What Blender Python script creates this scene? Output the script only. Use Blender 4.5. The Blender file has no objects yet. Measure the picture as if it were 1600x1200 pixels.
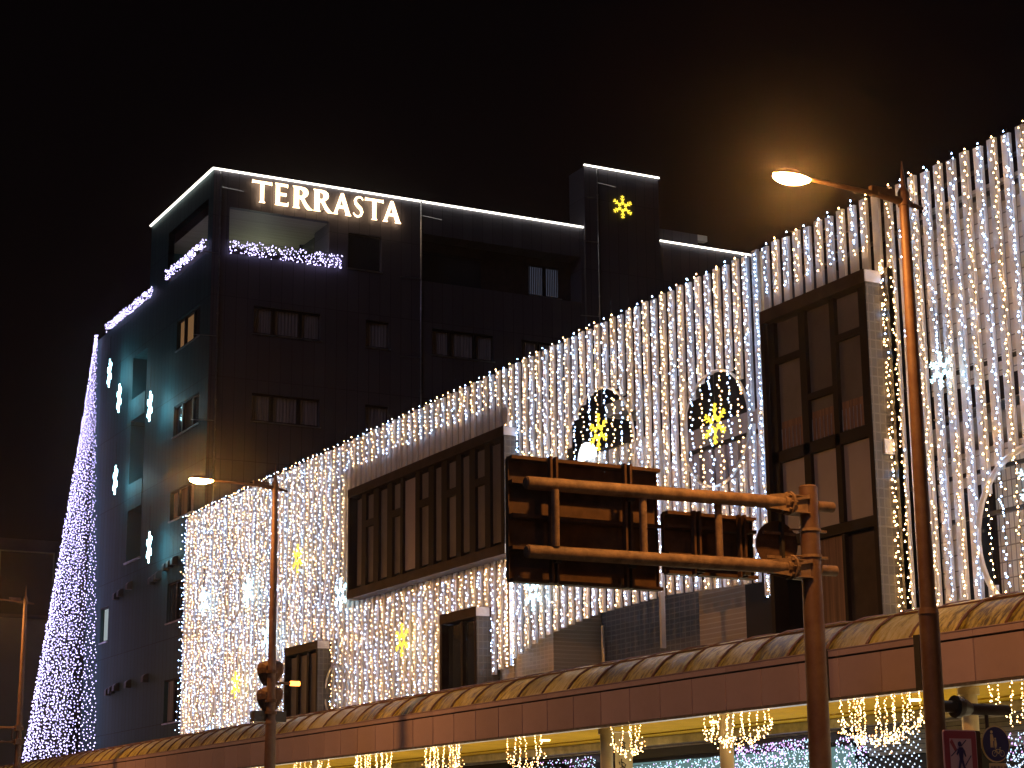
import bpy, math, random
from mathutils import Vector, Matrix
R = math.radians
rnd = random.Random(7)
scene = bpy.context.scene
COL = scene.collection

# ------------------------------------------------------------------ camera, world, sun, exposure
yaw, pit, rol = R(28.0), R(13.55), R(-0.555)
fw = Vector((math.sin(yaw)*math.cos(pit), math.cos(yaw)*math.cos(pit), math.sin(pit)))
r0 = Vector((math.cos(yaw), -math.sin(yaw), 0)); u0 = r0.cross(fw)
cr = r0*math.cos(rol) + u0*math.sin(rol); cu = u0*math.cos(rol) - r0*math.sin(rol)
cam_d = bpy.data.cameras.new('camera'); cam = bpy.data.objects.new('camera', cam_d); COL.objects.link(cam)
cam.matrix_world = Matrix(((cr.x, cu.x, -fw.x, 0), (cr.y, cu.y, -fw.y, 0), (cr.z, cu.z, -fw.z, 1.6), (0, 0, 0, 1)))
cam_d.sensor_width = 36; cam_d.lens = 36*3010/1600; cam_d.clip_end = 3000; cam_d.clip_start = .1
scene.camera = cam

world = bpy.data.worlds.new('World'); scene.world = world; world.use_nodes = True
nt = world.node_tree; nt.nodes.clear()
wo = nt.nodes.new('ShaderNodeOutputWorld'); bg = nt.nodes.new('ShaderNodeBackground')
tc = nt.nodes.new('ShaderNodeTexCoord'); sx = nt.nodes.new('ShaderNodeSeparateXYZ'); cr_ = nt.nodes.new('ShaderNodeValToRGB')
nt.links.new(tc.outputs['Generated'], sx.inputs[0]); nt.links.new(sx.outputs['Z'], cr_.inputs[0])
cr_.color_ramp.elements[0].position = 0.0; cr_.color_ramp.elements[0].color = (.0034, .0018, .0018, 1)   # town glow near the horizon
cr_.color_ramp.elements[1].position = .55; cr_.color_ramp.elements[1].color = (.0009, .0006, .0009, 1)
nt.links.new(cr_.outputs[0], bg.inputs[0]); bg.inputs[1].default_value = 1.0
nt.links.new(bg.outputs[0], wo.inputs[0])
sun_d = bpy.data.lights.new('moon', 'SUN'); sun_d.energy = .12; sun_d.angle = R(12); sun_d.color = (.62, .64, 1.0)  # weak bluish fill added from the camera side, no visible source
sun = bpy.data.objects.new('moon', sun_d); COL.objects.link(sun)
sun.rotation_euler = Vector((.75, .52, -.40)).to_track_quat('-Z', 'Y').to_euler()
scene.view_settings.view_transform = 'Standard'; scene.view_settings.look = 'None'
scene.view_settings.exposure = 0; scene.view_settings.gamma = 1
scene.render.engine = 'CYCLES'
cy = scene.cycles
cy.use_denoising = True; cy.max_bounces = 5; cy.diffuse_bounces = 3; cy.glossy_bounces = 3; cy.use_light_tree = True
cy.sample_clamp_indirect = 4; cy.caustics_reflective = False; cy.caustics_refractive = False

# ------------------------------------------------------------------ materials
MATS = {}
def mat(name, col, rough=.6, metal=0., noise=None, dark=None, bump=0., stretch=(1, 1, 1), spec=.5, vary=0):
    m = bpy.data.materials.new(name); m.use_nodes = True; n = m.node_tree
    b = n.nodes['Principled BSDF']; b.inputs['Roughness'].default_value = rough; b.inputs['Metallic'].default_value = metal
    b.inputs['Specular IOR Level'].default_value = spec
    b.inputs['Base Color'].default_value = (*col, 1)
    if noise:
        t = n.nodes.new('ShaderNodeTexCoord'); mp = n.nodes.new('ShaderNodeMapping'); mp.inputs['Scale'].default_value = stretch
        no = n.nodes.new('ShaderNodeTexNoise'); no.inputs['Scale'].default_value = noise; no.inputs['Detail'].default_value = 7; no.inputs['Roughness'].default_value = .65
        ra = n.nodes.new('ShaderNodeValToRGB'); ra.color_ramp.elements[0].position = .36; ra.color_ramp.elements[1].position = .64
        d = dark or tuple(c*.6 for c in col)
        ra.color_ramp.elements[0].color = (*d, 1); ra.color_ramp.elements[1].color = (*col, 1)
        n.links.new(t.outputs['Object'], mp.inputs[0]); n.links.new(mp.outputs[0], no.inputs[0]); n.links.new(no.outputs[0], ra.inputs[0])
        n.links.new(ra.outputs[0], b.inputs['Base Color'])
        if bump:
            bp = n.nodes.new('ShaderNodeBump'); bp.inputs['Strength'].default_value = bump; bp.inputs['Distance'].default_value = .02
            n.links.new(no.outputs[0], bp.inputs['Height']); n.links.new(bp.outputs[0], b.inputs['Normal'])
    if vary:
        oi = n.nodes.new('ShaderNodeObjectInfo'); mr = n.nodes.new('ShaderNodeMapRange'); mr.inputs['To Min'].default_value = 1-vary; mr.inputs['To Max'].default_value = 1+vary*.4
        hs = n.nodes.new('ShaderNodeHueSaturation'); n.links.new(oi.outputs['Random'], mr.inputs['Value']); n.links.new(mr.outputs[0], hs.inputs['Value'])
        src = b.inputs['Base Color'].links[0].from_socket; n.links.new(src, hs.inputs['Color']); n.links.new(hs.outputs[0], b.inputs['Base Color'])
    MATS[name] = m; return m
def emi(name, col, s):
    m = bpy.data.materials.new(name); m.use_nodes = True; n = m.node_tree; n.nodes.clear()
    e = n.nodes.new('ShaderNodeEmission'); e.inputs[0].default_value = (*col, 1); e.inputs[1].default_value = s
    o = n.nodes.new('ShaderNodeOutputMaterial'); n.links.new(e.outputs[0], o.inputs[0]); MATS[name] = m; return m
def brickmat(name, c1, c2, mortar, bw, bh, axis, rough=.5, gap=.012):
    m = bpy.data.materials.new(name); m.use_nodes = True; n = m.node_tree; b = n.nodes['Principled BSDF']
    g = n.nodes.new('ShaderNodeNewGeometry'); s = n.nodes.new('ShaderNodeSeparateXYZ'); c = n.nodes.new('ShaderNodeCombineXYZ')
    n.links.new(g.outputs['Position'], s.inputs[0]); n.links.new(s.outputs[axis], c.inputs[0]); n.links.new(s.outputs['Z'], c.inputs[1])
    t = n.nodes.new('ShaderNodeTexBrick'); t.offset = 0; t.inputs['Scale'].default_value = 1; t.inputs['Brick Width'].default_value = bw
    t.inputs['Row Height'].default_value = bh; t.inputs['Mortar Size'].default_value = gap; t.inputs['Mortar Smooth'].default_value = .1
    t.inputs['Color1'].default_value = (*c1, 1); t.inputs['Color2'].default_value = (*c2, 1); t.inputs['Mortar'].default_value = (*mortar, 1)
    n.links.new(c.outputs[0], t.inputs[0]); n.links.new(t.outputs[0], b.inputs['Base Color']); b.inputs['Roughness'].default_value = rough
    bp = n.nodes.new('ShaderNodeBump'); bp.invert = True; bp.inputs['Strength'].default_value = .5; bp.inputs['Distance'].default_value = .01
    n.links.new(t.outputs['Fac'], bp.inputs['Height']); n.links.new(bp.outputs[0], b.inputs['Normal'])
    MATS[name] = m; return m

brickmat('cladding_front', (.105, .098, .125), (.082, .078, .10), (.035, .033, .04), .45, 3.1, 'X', .55, .012)
brickmat('cladding_side', (.040, .092, .102), (.033, .076, .086), (.011, .025, .028), .45, 3.1, 'Y', .6, .014)  # teal wash of the snowflakes and light tree is put into this colour
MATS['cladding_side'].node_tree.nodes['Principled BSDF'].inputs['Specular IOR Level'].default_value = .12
mat('dark_frame', (.018, .013, .013), .6, spec=.15)
mat('brown_frame', (.06, .042, .038), .6, noise=3, spec=.2)
mat('room_dark', (.012, .012, .014), .8)
mat('curtain', (.34, .33, .37), .8, noise=14, dark=(.16, .16, .18), stretch=(1, 1, .02))
mat('curtain_brown', (.36, .22, .15), .8, noise=12, dark=(.16, .10, .07), stretch=(1, 1, .02))
mat('blind_grey', (.22, .21, .205), .5, noise=1.2, dark=(.165, .155, .15), spec=.2, vary=.3)
mat('spandrel', (.42, .385, .41), .45, noise=1.0, dark=(.36, .33, .35), spec=.25)
mat('lamp_brown', (.125, .075, .045), .55, noise=5, dark=(.085, .04, .024), bump=.15)
mat('gantry_brown', (.26, .175, .105), .7, noise=7, dark=(.12, .075, .045), bump=.4)
mat('sign_back', (.115, .066, .04), .6, noise=4, dark=(.06, .035, .022), spec=.2)
mat('fin_white', (.78, .78, .76), .45, noise=1.5, dark=(.64, .64, .61), vary=.15)
mat('concrete', (.45, .42, .36), .8, noise=2)
mat('fascia', (.48, .37, .43), .5, noise=1.3, dark=(.42, .32, .37), vary=.14)
mat('rib', (.20, .09, .05), .5, noise=4)
mat('steel', (.55, .55, .58), .3, .8, noise=4)
mat('soffit', (.85, .56, .035), .8, noise=2, dark=(.74, .48, .03), spec=.05, vary=.12)
mat('column', (.62, .55, .36), .35, noise=2, dark=(.52, .45, .28))
mat('black_metal', (.03, .028, .026), .5)
mat('wire', (.05, .05, .05), .7)
mat('hoop_metal', (.62, .58, .5), .35, .3)
mat('ceiling_wood', (.40, .37, .30), .6, noise=3, dark=(.30, .28, .22), stretch=(.1, 3, 1))
mat('asphalt', (.05, .05, .05), .9, noise=30, bump=.2)
mat('paving', (.28, .24, .22), .85, noise=3, bump=.1)
mat('ground_mat', (.06, .06, .055), .95, noise=.5)
mat('white_paint', (.78, .78, .76), .6)
mat('sign_red', (.27, .04, .10), .5)
mat('sign_white', (.50, .42, .62), .5)
mat('sign_navy', (.02, .02, .17), .4)
mat('sign_blue', (.03, .035, .2), .35)
mat('sign_cream', (.72, .62, .36), .4)
mat('banner_cloth', (.70, .62, .36), .8, noise=5, dark=(.62, .54, .3))
mat('ink', (.012, .01, .01), .6)
mat('far_dark', (.10, .09, .09), .8, noise=.6)
mat('far_green', (.33, .34, .24), .8, noise=.3, dark=(.28, .29, .2))
mat('glass', (.03, .035, .045), .06)
mat('shop_slat', (.30, .30, .26), .5, noise=2)
brickmat('tile_light', (.78, .74, .64), (.70, .665, .58), (.30, .28, .24), .115, .26, 'Y')
brickmat('tile_warm', (.36, .30, .25), (.30, .25, .21), (.42, .38, .33), .25, .10, 'X')
brickmat('tile_dim', (.08, .072, .056), (.064, .058, .044), (.11, .10, .08), .12, .16, 'X')
brickmat('tile_beige', (.50, .44, .33), (.42, .37, .28), (.56, .5, .4), .18, .09, 'Y')
brickmat('tile_slate', (.105, .12, .15), (.09, .10, .13), (.17, .19, .22), .2, .11, 'Y')
emi('bulb_warm', (1, .55, .22), 40); emi('bulb_cool', (.40, .60, 1), 38)
emi('bulb_violet', (.60, .53, 1), 5.2); emi('bulb_icicle', (1, .64, .26), 13)
emi('bulb_amber', (1, .42, .12), 9)
emi('neon_yellow', (1, .72, .05), 2.6); emi('neon_ice', (.5, .85, 1), 4); emi('neon_strong', (.42, .86, 1), 22)
emi('roof_tube', (1, .95, .84), 3.2); emi('letter_face', (1, .66, .36), 6); emi('sodium', (1, .40, .09), 1500)
emi('signal_amber', (1, .34, .05), 7); emi('lit_room', (1, .52, .22), .16); emi('lit_curtain', (.5, .55, .8), .085); emi('lit_cool', (.62, .74, .78), .5)
emi('shop_glow', (.35, .62, .6), .35); emi('shop_interior', (1, .80, .48), 3.2); emi('led_white', (.62, .78, 1), 2.4); emi('led_purple', (.72, .42, 1), 2.6); emi('led_cyan', (.5, .85, 1), 2.0)
emi('lit_blind', (.62, .80, 1), .62); emi('globe', (.85, .93, 1), 2.5); emi('downlight', (1, .72, .25), 8); emi('white_edge', (.9, .93, 1), 1.2)
# weathered canopy sheet: ochre plastic with algae creeping up from the eaves
def canopy_mat():
    m = bpy.data.materials.new('canopy_sheet'); m.use_nodes = True; n = m.node_tree; b = n.nodes['Principled BSDF']; b.inputs['Roughness'].default_value = .45
    g = n.nodes.new('ShaderNodeNewGeometry'); mp = n.nodes.new('ShaderNodeMapping'); mp.inputs['Scale'].default_value = (.8, 3.6, 1.1)
    no = n.nodes.new('ShaderNodeTexNoise'); no.inputs['Scale'].default_value = 3.4; no.inputs['Detail'].default_value = 9; no.inputs['Roughness'].default_value = .75
    n.links.new(g.outputs['Position'], mp.inputs[0]); n.links.new(mp.outputs[0], no.inputs[0])
    big = n.nodes.new('ShaderNodeTexNoise'); big.inputs['Scale'].default_value = .22; big.inputs['Detail'].default_value = 2
    n.links.new(g.outputs['Position'], big.inputs[0])
    mx = n.nodes.new('ShaderNodeMath'); mx.operation = 'MULTIPLY_ADD'; mx.inputs[1].default_value = .5
    n.links.new(big.outputs[0], mx.inputs[0])
    hf = n.nodes.new('ShaderNodeMath'); hf.operation = 'MULTIPLY'; hf.inputs[1].default_value = .75; n.links.new(no.outputs[0], hf.inputs[0]); n.links.new(hf.outputs[0], mx.inputs[2])
    ra = n.nodes.new('ShaderNodeValToRGB'); e = ra.color_ramp.elements; e[0].position = .55; e[0].color = (.10, .075, .012, 1); e[1].position = .74; e[1].color = (.72, .68, .30, 1)
    k = e.new(.63); k.color = (.56, .48, .07, 1)
    n.links.new(mx.outputs[0], ra.inputs[0]); n.links.new(ra.outputs[0], b.inputs['Base Color'])
    bp = n.nodes.new('ShaderNodeBump'); bp.inputs['Strength'].default_value = .4; bp.inputs['Distance'].default_value = .02
    n.links.new(no.outputs[0], bp.inputs['Height']); n.links.new(bp.outputs[0], b.inputs['Normal'])
    oi = n.nodes.new('ShaderNodeObjectInfo'); mr = n.nodes.new('ShaderNodeMapRange'); mr.inputs['To Min'].default_value = .62; mr.inputs['To Max'].default_value = 1.12
    hs = n.nodes.new('ShaderNodeHueSaturation'); n.links.new(oi.outputs['Random'], mr.inputs['Value']); n.links.new(mr.outputs[0], hs.inputs['Value'])
    n.links.new(ra.outputs[0], hs.inputs['Color']); n.links.new(hs.outputs[0], b.inputs['Base Color'])
    MATS['canopy_sheet'] = m
canopy_mat()

# ------------------------------------------------------------------ mesh helpers
class MB:
    def __init__(s): s.v = []; s.f = []; s.m = []
    def face(s, pts, mi=0):
        b = len(s.v); s.v += [tuple(p) for p in pts]; s.f.append(tuple(range(b, b+len(pts)))); s.m.append(mi); return s
    def box(s, x0, x1, y0, y1, z0, z1, mi=0):
        b = len(s.v)
        s.v += [(x0,y0,z0),(x1,y0,z0),(x1,y1,z0),(x0,y1,z0),(x0,y0,z1),(x1,y0,z1),(x1,y1,z1),(x0,y1,z1)]
        for f in ((0,3,2,1),(4,5,6,7),(0,1,5,4),(1,2,6,5),(2,3,7,6),(3,0,4,7)): s.f.append(tuple(b+i for i in f)); s.m.append(mi)
        return s
    def tube(s, p0, p1, ra, rb=None, n=14, mi=0, caps=True):
        p0 = Vector(p0); p1 = Vector(p1); rb = ra if rb is None else rb
        d = (p1-p0).normalized(); a = d.cross(Vector((0,0,1)));
        if a.length < .01: a = d.cross(Vector((0,1,0)))
        a.normalize(); c = d.cross(a); b = len(s.v)
        for p, r in ((p0, ra), (p1, rb)):
            for i in range(n):
                t = 2*math.pi*i/n; s.v.append(tuple(p + a*(r*math.cos(t)) + c*(r*math.sin(t))))
        for i in range(n):
            j = (i+1) % n; s.f.append((b+i, b+j, b+n+j, b+n+i)); s.m.append(mi)
        if caps:
            s.f.append(tuple(b+i for i in range(n))[::-1]); s.m.append(mi)
            s.f.append(tuple(b+n+i for i in range(n))); s.m.append(mi)
        return s
    def path(s, pts, r, n=6, mi=0):
        for a, b in zip(pts, pts[1:]): s.tube(a, b, r, r, n, mi)
        return s
    def bulb(s, p, r, mi=0):        # small tetrahedron, apex up: starburst glare put into the shape
        x, y, z = p; b = len(s.v); a0 = rnd.random()*6.3
        s.v.append((x, y, z+r*1.2))
        for i in range(3):
            t = a0+i*2.0944; s.v.append((x+r*math.cos(t), y+r*math.sin(t), z-r*.6))
        for f in ((0,1,2),(0,2,3),(0,3,1),(1,3,2)): s.f.append(tuple(b+i for i in f)); s.m.append(mi)
        return s
    def prism(s, poly, fn, d, mi=0):   # poly in (u,v); fn(u,v,w)->xyz; thickness d
        n = len(poly); b = len(s.v)
        s.v += [tuple(fn(u, v, 0)) for u, v in poly] + [tuple(fn(u, v, d)) for u, v in poly]
        s.f.append(tuple(b+i for i in range(n))); s.m.append(mi); s.f.append(tuple(b+n+i for i in range(n))[::-1]); s.m.append(mi)
        for i in range(n):
            j = (i+1) % n; s.f.append((b+i, b+n+i, b+n+j, b+j)); s.m.append(mi)
        return s
    def build(s, name, mats, parent=None, smooth=False):
        me = bpy.data.meshes.new(name); me.from_pydata(s.v, [], s.f); me.update()
        for m in ([mats] if isinstance(mats, str) else mats): me.materials.append(MATS[m])
        if any(s.m): me.polygons.foreach_set('material_index', s.m)
        if smooth:
            me.polygons.foreach_set('use_smooth', [True]*len(me.polygons)); me.set_sharp_from_angle(angle=R(40))
        o = bpy.data.objects.new(name, me); COL.objects.link(o)
        if parent: o.parent = parent; o.matrix_parent_inverse = parent.matrix_basis.inverted()
        return o
def tag(o, label=None, cat=None, group=None, kind=None):
    if label: o['label'] = label
    if cat: o['category'] = cat
    if group: o['group'] = group
    if kind: o['kind'] = kind
    return o
def thing(name, loc, label, cat, group=None):
    o = bpy.data.objects.new(name, None); o.location = loc; o.empty_display_size = .1; COL.objects.link(o)
    return tag(o, label, cat, group)
def instance(o, dx, parent):      # a shifted copy sharing the mesh
    c = o.copy(); COL.objects.link(c); c.parent = parent; c.matrix_parent_inverse = o.matrix_parent_inverse.copy()
    c.location = o.location + Vector(dx); return c
def torus(mb, fn, R0, r, n=48, k=6, a0=0, a1=2*math.pi, mi=0):
    pts = [fn(R0*math.cos(a0+(a1-a0)*i/n), R0*math.sin(a0+(a1-a0)*i/n)) for i in range(n+1)]
    mb.path(pts, r, k, mi); return mb

# ------------------------------------------------------------------ setting
tag(MB().face([(-1500,-1500,0),(1500,-1500,0),(1500,1500,0),(-1500,1500,0)]).build('ground', 'ground_mat'), kind='structure')
tag(MB().face([(-9,-200,.004),(14,-200,.004),(14,400,.004),(-9,400,.004)]).build('road', 'asphalt'), kind='structure')
tag(MB().box(14, 20.4, -60, 200, 0, .14).build('pavement', 'paving'), kind='structure')
mk = MB()
for y in range(-60, 200, 10): mk.face([(2.4,y,.008),(2.6,y,.008),(2.6,y+5,.008),(2.4,y+5,.008)])
tag(mk.build('road_marking', 'white_paint'), kind='structure')

# ------------------------------------------------------------------ street lamps
def street_lamp(Y, label, base_r=.115, lit=True):
    t = thing('street_lamp', (14.5, Y, .14), label, 'street lamp', 'sodium street lamps along the kerb')
    MB().tube((14.5,Y,.14),(14.5,Y,4.15),base_r+.01,base_r-.002,18).tube((14.5,Y,4.15),(14.5,Y,4.22),base_r+.004,base_r-.008,18).build('pole_base', 'lamp_brown', t, True)
    MB().tube((14.5,Y,4.22),(14.5,Y,9.05),base_r-.02,.058,16).tube((14.5,Y,9.05),(14.5,Y,9.22),.075,.07,16).build('pole', 'lamp_brown', t, True)
    MB().tube((14.5,Y,9.22),(14.5,Y,9.28),.07,.04,12).tube((14.5,Y,9.28),(14.5,Y,9.62),.035,.006,10).build('finial', 'lamp_brown', t, True)
    MB().tube((14.5,Y,9.10),(14.1,Y,9.14),.05,.04,12).tube((14.1,Y,9.14),(13.05,Y,9.17),.032,.022,10).tube((14.5,Y,9.10),(14.78,Y,9.06),.045,.02,12)\
        .box(14.0,14.35,Y-.03,Y+.03,9.11,9.23).build('arm', 'lamp_brown', t, True)
    h = MB(); pr = [(0,.03),(.08,.075),(.22,.115),(.36,.11),(.46,.07),(.50,.02)]
    for (a, ra), (b, rb) in zip(pr, pr[1:]):
        n = 14; base = len(h.v)
        for xx, rr in ((13.10-a, ra), (13.10-b, rb)):
            for i in range(n): tt = math.pi*i/(n-1); h.v.append((xx, Y+rr*math.cos(tt), 9.16+.75*rr*math.sin(tt)))
        for i in range(n-1): h.f.append((base+i, base+i+1, base+n+i+1, base+n+i)); h.m.append(0)
    h.build('lamp_head', 'lamp_brown', t, True)
    l = MB()
    for (a, ra), (b, rb) in zip(pr, pr[1:]):
        n = 14; base = len(l.v)
        for xx, rr in ((13.10-a, ra), (13.10-b, rb)):
            for i in range(n): tt = -math.pi*i/(n-1); l.v.append((xx, Y+rr*.97*math.cos(tt), 9.158+.8*rr*math.sin(tt)))
        for i in range(n-1): l.f.append((base+i, base+n+i, base+n+i+1, base+i+1)); l.m.append(0)
    l.build('lamp_lens', 'sodium', t, True)
    return t
street_lamp(17.2, 'nearest sodium street lamp, tall brown pole before the right end of the fin wall')
lampB = street_lamp(38.06, 'middle sodium street lamp with the traffic signal on its pole')
street_lamp(59.3, 'far sodium street lamp at the left edge of the picture')
for y, l in ((-3.7, 'street lamp beside the camera, outside the right edge of the view'), (80.4, 'farthest street lamp down the street')): street_lamp(y, l)
t = bpy.data.objects['street_lamp.002']
g = MB()
for z in (5.28, 4.87): g.tube((14.38,59.3,z),(13.2,59.3,z),.04,.04,10)
g.box(14.38,14.62,59.18,59.42,5.2,5.36).box(14.38,14.62,59.18,59.42,4.79,4.95).tube((14.3,59.3,4.87),(14.3,59.3,5.28),.03,.03,8)
g.build('signal_bracket', 'lamp_brown', t)

# ------------------------------------------------------------------ the louvre clad shop building
XF = 20.5; ZT = 12.6
shop = thing('shop_building', (21, 40, 0), 'three storey shop building wrapped in white vertical fins and hanging fairy lights', 'building')
def wall_grid(mb, fn, u0, u1, v0, v1, holes, depth, mi=0, rmi=0):
    us = sorted({u0, u1, *[h[0] for h in holes], *[h[1] for h in holes]}); vs = sorted({v0, v1, *[h[2] for h in holes], *[h[3] for h in holes]})
    us = [u for u in us if u0 <= u <= u1]; vs = [v for v in vs if v0 <= v <= v1]
    for a, b in zip(us, us[1:]):
        for c, d in zip(vs, vs[1:]):
            mu, mv = (a+b)/2, (c+d)/2
            if not any(h[0] < mu < h[1] and h[2] < mv < h[3] for h in holes):
                mb.face([fn(a,c,0), fn(b,c,0), fn(b,d,0), fn(a,d,0)], mi)
    for h in holes:
        a, b, c, d = h[:4]; e = h[4] if len(h) > 4 else depth
        for p, q in (((a,c),(b,c)), ((b,c),(b,d)), ((b,d),(a,d)), ((a,d),(a,c))):
            mb.face([fn(*p,0), fn(*q,0), fn(*q,e), fn(*p,e)], rmi)
MB().box(22.4, 30, 16, 61.9, 0, 11.6).build('building_core', 'room_dark', shop)
# back wall right of the big bay: tiled, with floor slabs, balcony band and dark window strip
MB().box(21.35, 22.3, 16, 24.9, 8.6, 12.3).box(21.35, 22.3, 16, 24.9, 5.0, 7.9).build('tiled_wall', 'tile_light', shop)
MB().box(20.95, 22.3, 16, 25.0, 8.02, 8.32).build('floor_slab', 'concrete', shop)
MB().box(20.98, 22.3, 16, 25.0, 11.9, 12.05).build('roof_slab', 'concrete', shop)
MB().box(21.32, 21.345, 16, 24.9, 8.62, 9.0).build('window_strip', 'dark_frame', shop)
MB().box(21.28, 21.34, 23.5, 24.25, 5.3, 7.3).build('window_frame', 'dark_frame', shop)
MB().box(21.26, 21.278, 23.58, 24.17, 5.4, 7.22).build('window_pane', 'glass', shop)
# walls behind the middle screen
MB().box(22.0, 22.3, 28.6, 38.9, 5.0, 9.4).build('recess_wall', 'tile_slate', shop)
MB().box(20.75, 21.99, 37.2, 38.9, 4.6, 8.1).build('tiled_corner', 'tile_beige', shop)
MB().box(21.4, 21.99, 30.6, 32.35, 5.0, 7.9).build('tiled_pillar', 'tile_warm', shop)
MB().box(21.3, 21.99, 28.6, 30.58, 5.0, 7.2).build('dark_recess', 'room_dark', shop)
MB().tube((21.9,37.0,4.6),(21.9,37.0,6.4),.04,.04,8).build('rain_pipe', 'steel', shop)
MB().box(20.75, 22.3, 38.9, 61.9, 4.6, 11.9).build('backing_wall', 'concrete', shop)
MB().box(20.72, 20.745, 39.0, 61.9, 4.6, 8.0).build('lower_tiles', 'tile_beige', shop)
# things seen through the round openings
for i in range(int((38.6-28.8)/.46)):
    y = 28.8+i*.46; MB().box(21.30, 21.36, y, y+.34, 7.2, 10.08 if y > 33 else 9.35).build('parapet_panel', 'fin_white' if y > 33 else 'spandrel', shop)
MB().box(21.26, 21.4, 33.0, 38.7, 10.08, 10.16).box(21.26, 21.4, 28.7, 33.0, 9.35, 9.43).build('parapet_rail', 'dark_frame', shop)
MB().box(21.7, 21.8, 28.7, 33.2, 9.0, 10.0).build('penthouse_panel', 'spandrel', shop)
MB().box(21.5, 22.3, 33.4, 36.0, 10.9, 11.2).build('beam', 'concrete', shop)
gl = MB()
gl.prism([(.40*math.cos(math.pi*i/14), .46*math.sin(math.pi*i/14)) for i in range(15)], lambda u, v, w: (21.10+w, 36.25+u*.85, 9.98+v*.8), .10)
gl.build('lit_arch', 'globe', shop)

# bay windows: (Y0,Y1,z0,z1), panes, bars
def bay(Y0, Y1, z0, z1, panes, label=None):
    b = bpy.data.objects.new('bay_window', None); b.location = (20.1, (Y0+Y1)/2, z0); COL.objects.link(b); b.parent = shop; b.matrix_parent_inverse = shop.matrix_basis.inverted()
    if label: b['label'] = label
    xf = 20.1; e = .23
    MB().box(xf, XF+.3, Y0, Y1, z1-e, z1).build('head_casing', 'brown_frame', b)
    MB().box(xf, XF+.3, Y0, Y1, z0, z0+e).build('sill_casing', 'brown_frame', b)
    MB().box(xf+.012, XF+.3, Y0, Y0+.10, z0+e, z1-e).build('side_casing', 'dark_frame', b)
    MB().box(xf+.012, XF+.3, Y1-.10, Y1, z0+e, z1-e).build('side_casing', 'dark_frame', b)
    MB().box(xf+.02, XF+.3, Y0-.012, Y0-.002, z0+e, z1-e).build('side_cladding', 'tile_dim', b)
    MB().box(xf+.01, xf+.35, Y0-.02, Y0-.003, z1-e+.01, z1-.01).build('corner_cap', 'fin_white', b)
    MB().box(xf+.01, xf+.35, Y0-.02, Y0-.003, z0+.01, z0+e-.01).build('corner_cap', 'fin_white', b)
    MB().box(xf+.32, XF+.3, Y0+.1, Y1-.1, z0+e, z1-e).build('reveal_back', 'dark_frame', b)
    for (a, c, d, f, mname) in panes:
        m = 'pane'; MB().box(xf+.16, xf+.22, a, c, d, f).build(m, mname, b)
    ys = sorted({round(p[0], 2) for p in panes})
    return b
def bar(b, Y0, Y1, z0, z1, x=20.19): MB().box(x, x+.12, Y0, Y1, z0, z1).build('glazing_bar', 'dark_frame', b)
pA = [(46.56,47.0,0),(45.79,46.26,1),(44.92,45.44,0),(44.11,44.58,1),(43.21,43.94,2),(42.44,42.93,1),(41.71,42.13,0),(40.91,41.38,1),(40.19,40.62,0),(39.39,39.86,1),(38.58,39.09,0)]
P_ = []; bars = []
for a, c, k in pA:
    a, c = a, c
    if k == 1:
        P_ += [(a, c, 8.42, 9.88, 'blind_grey'), (a, c, 10.06, 10.72, 'blind_grey')]; bars.append((a-.01, c+.01, 9.88, 10.06))
    else: P_.append((a, c, 8.42, 10.72, 'blind_grey' if k == 0 else 'spandrel'))
bA = bay(38.26, 47.3, 8.08, 11.04, P_, 'long strip bay of narrow curtained panes under unlit fins')
for q in bars: bar(bA, *q)
prev = 38.36
for a, c, k in sorted(pA): bar(bA, prev, a-.012, 8.32, 10.8); prev = c+.012
bB = bay(39.7, 41.62, 5.0, 7.05, [(39.86,40.55,5.25,6.75,'glass'),(40.68,41.45,5.25,6.75,'glass')], 'narrow lower bay window with two dark panes')
bar(bB, 40.56, 40.67, 5.23, 6.8)
bC = bay(49.32, 51.8, 5.0, 7.2, [(49.5,50.15,5.25,6.9,'blind_grey'),(50.3,50.9,5.25,6.9,'blind_grey'),(51.05,51.62,5.25,6.9,'blind_grey')], 'lower bay window behind the traffic signal')
bar(bC, 50.16, 50.29, 5.23, 6.95); bar(bC, 50.91, 51.04, 5.23, 6.95)
PD = [(27.04,27.75,8.5,10.1,'blind_grey'),(27.04,27.75,10.22,10.88,'blind_grey'),
      (26.13,26.83,8.5,9.24,'blind_grey'),(26.13,26.83,9.36,10.88,'blind_grey'),
      (25.31,25.97,8.5,10.1,'blind_grey'),(25.31,25.97,10.22,10.88,'blind_grey'),
      (26.98,27.78,6.95,8.28,'spandrel'),(26.08,26.88,6.95,8.28,'spandrel'),(25.2,25.98,6.95,8.28,'spandrel'),
      (26.98,27.78,6.2,6.75,'spandrel'),(26.08,26.88,5.0,6.75,'curtain_brown'),(25.2,25.98,5.0,6.7,'brown_frame')]
bD = bay(25.0, 28.08, 4.7, 11.16, PD, 'tall two storey bay window with curtains above a row of pale panels')
for q in ((27.03,27.76,10.1,10.22),(26.12,26.84,9.24,9.36),(25.3,25.98,10.1,10.22),(25.12,27.98,8.29,8.49),(25.12,27.98,6.76,6.94),
          (25.98,26.12,6.95,10.9),(26.84,27.03,6.95,10.9),(27.77,27.97,6.95,10.9),(25.12,25.3,8.5,10.9),(25.99,26.07,5.0,6.75),(26.89,26.97,5.0,6.75)): bar(bD, *q)
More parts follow.
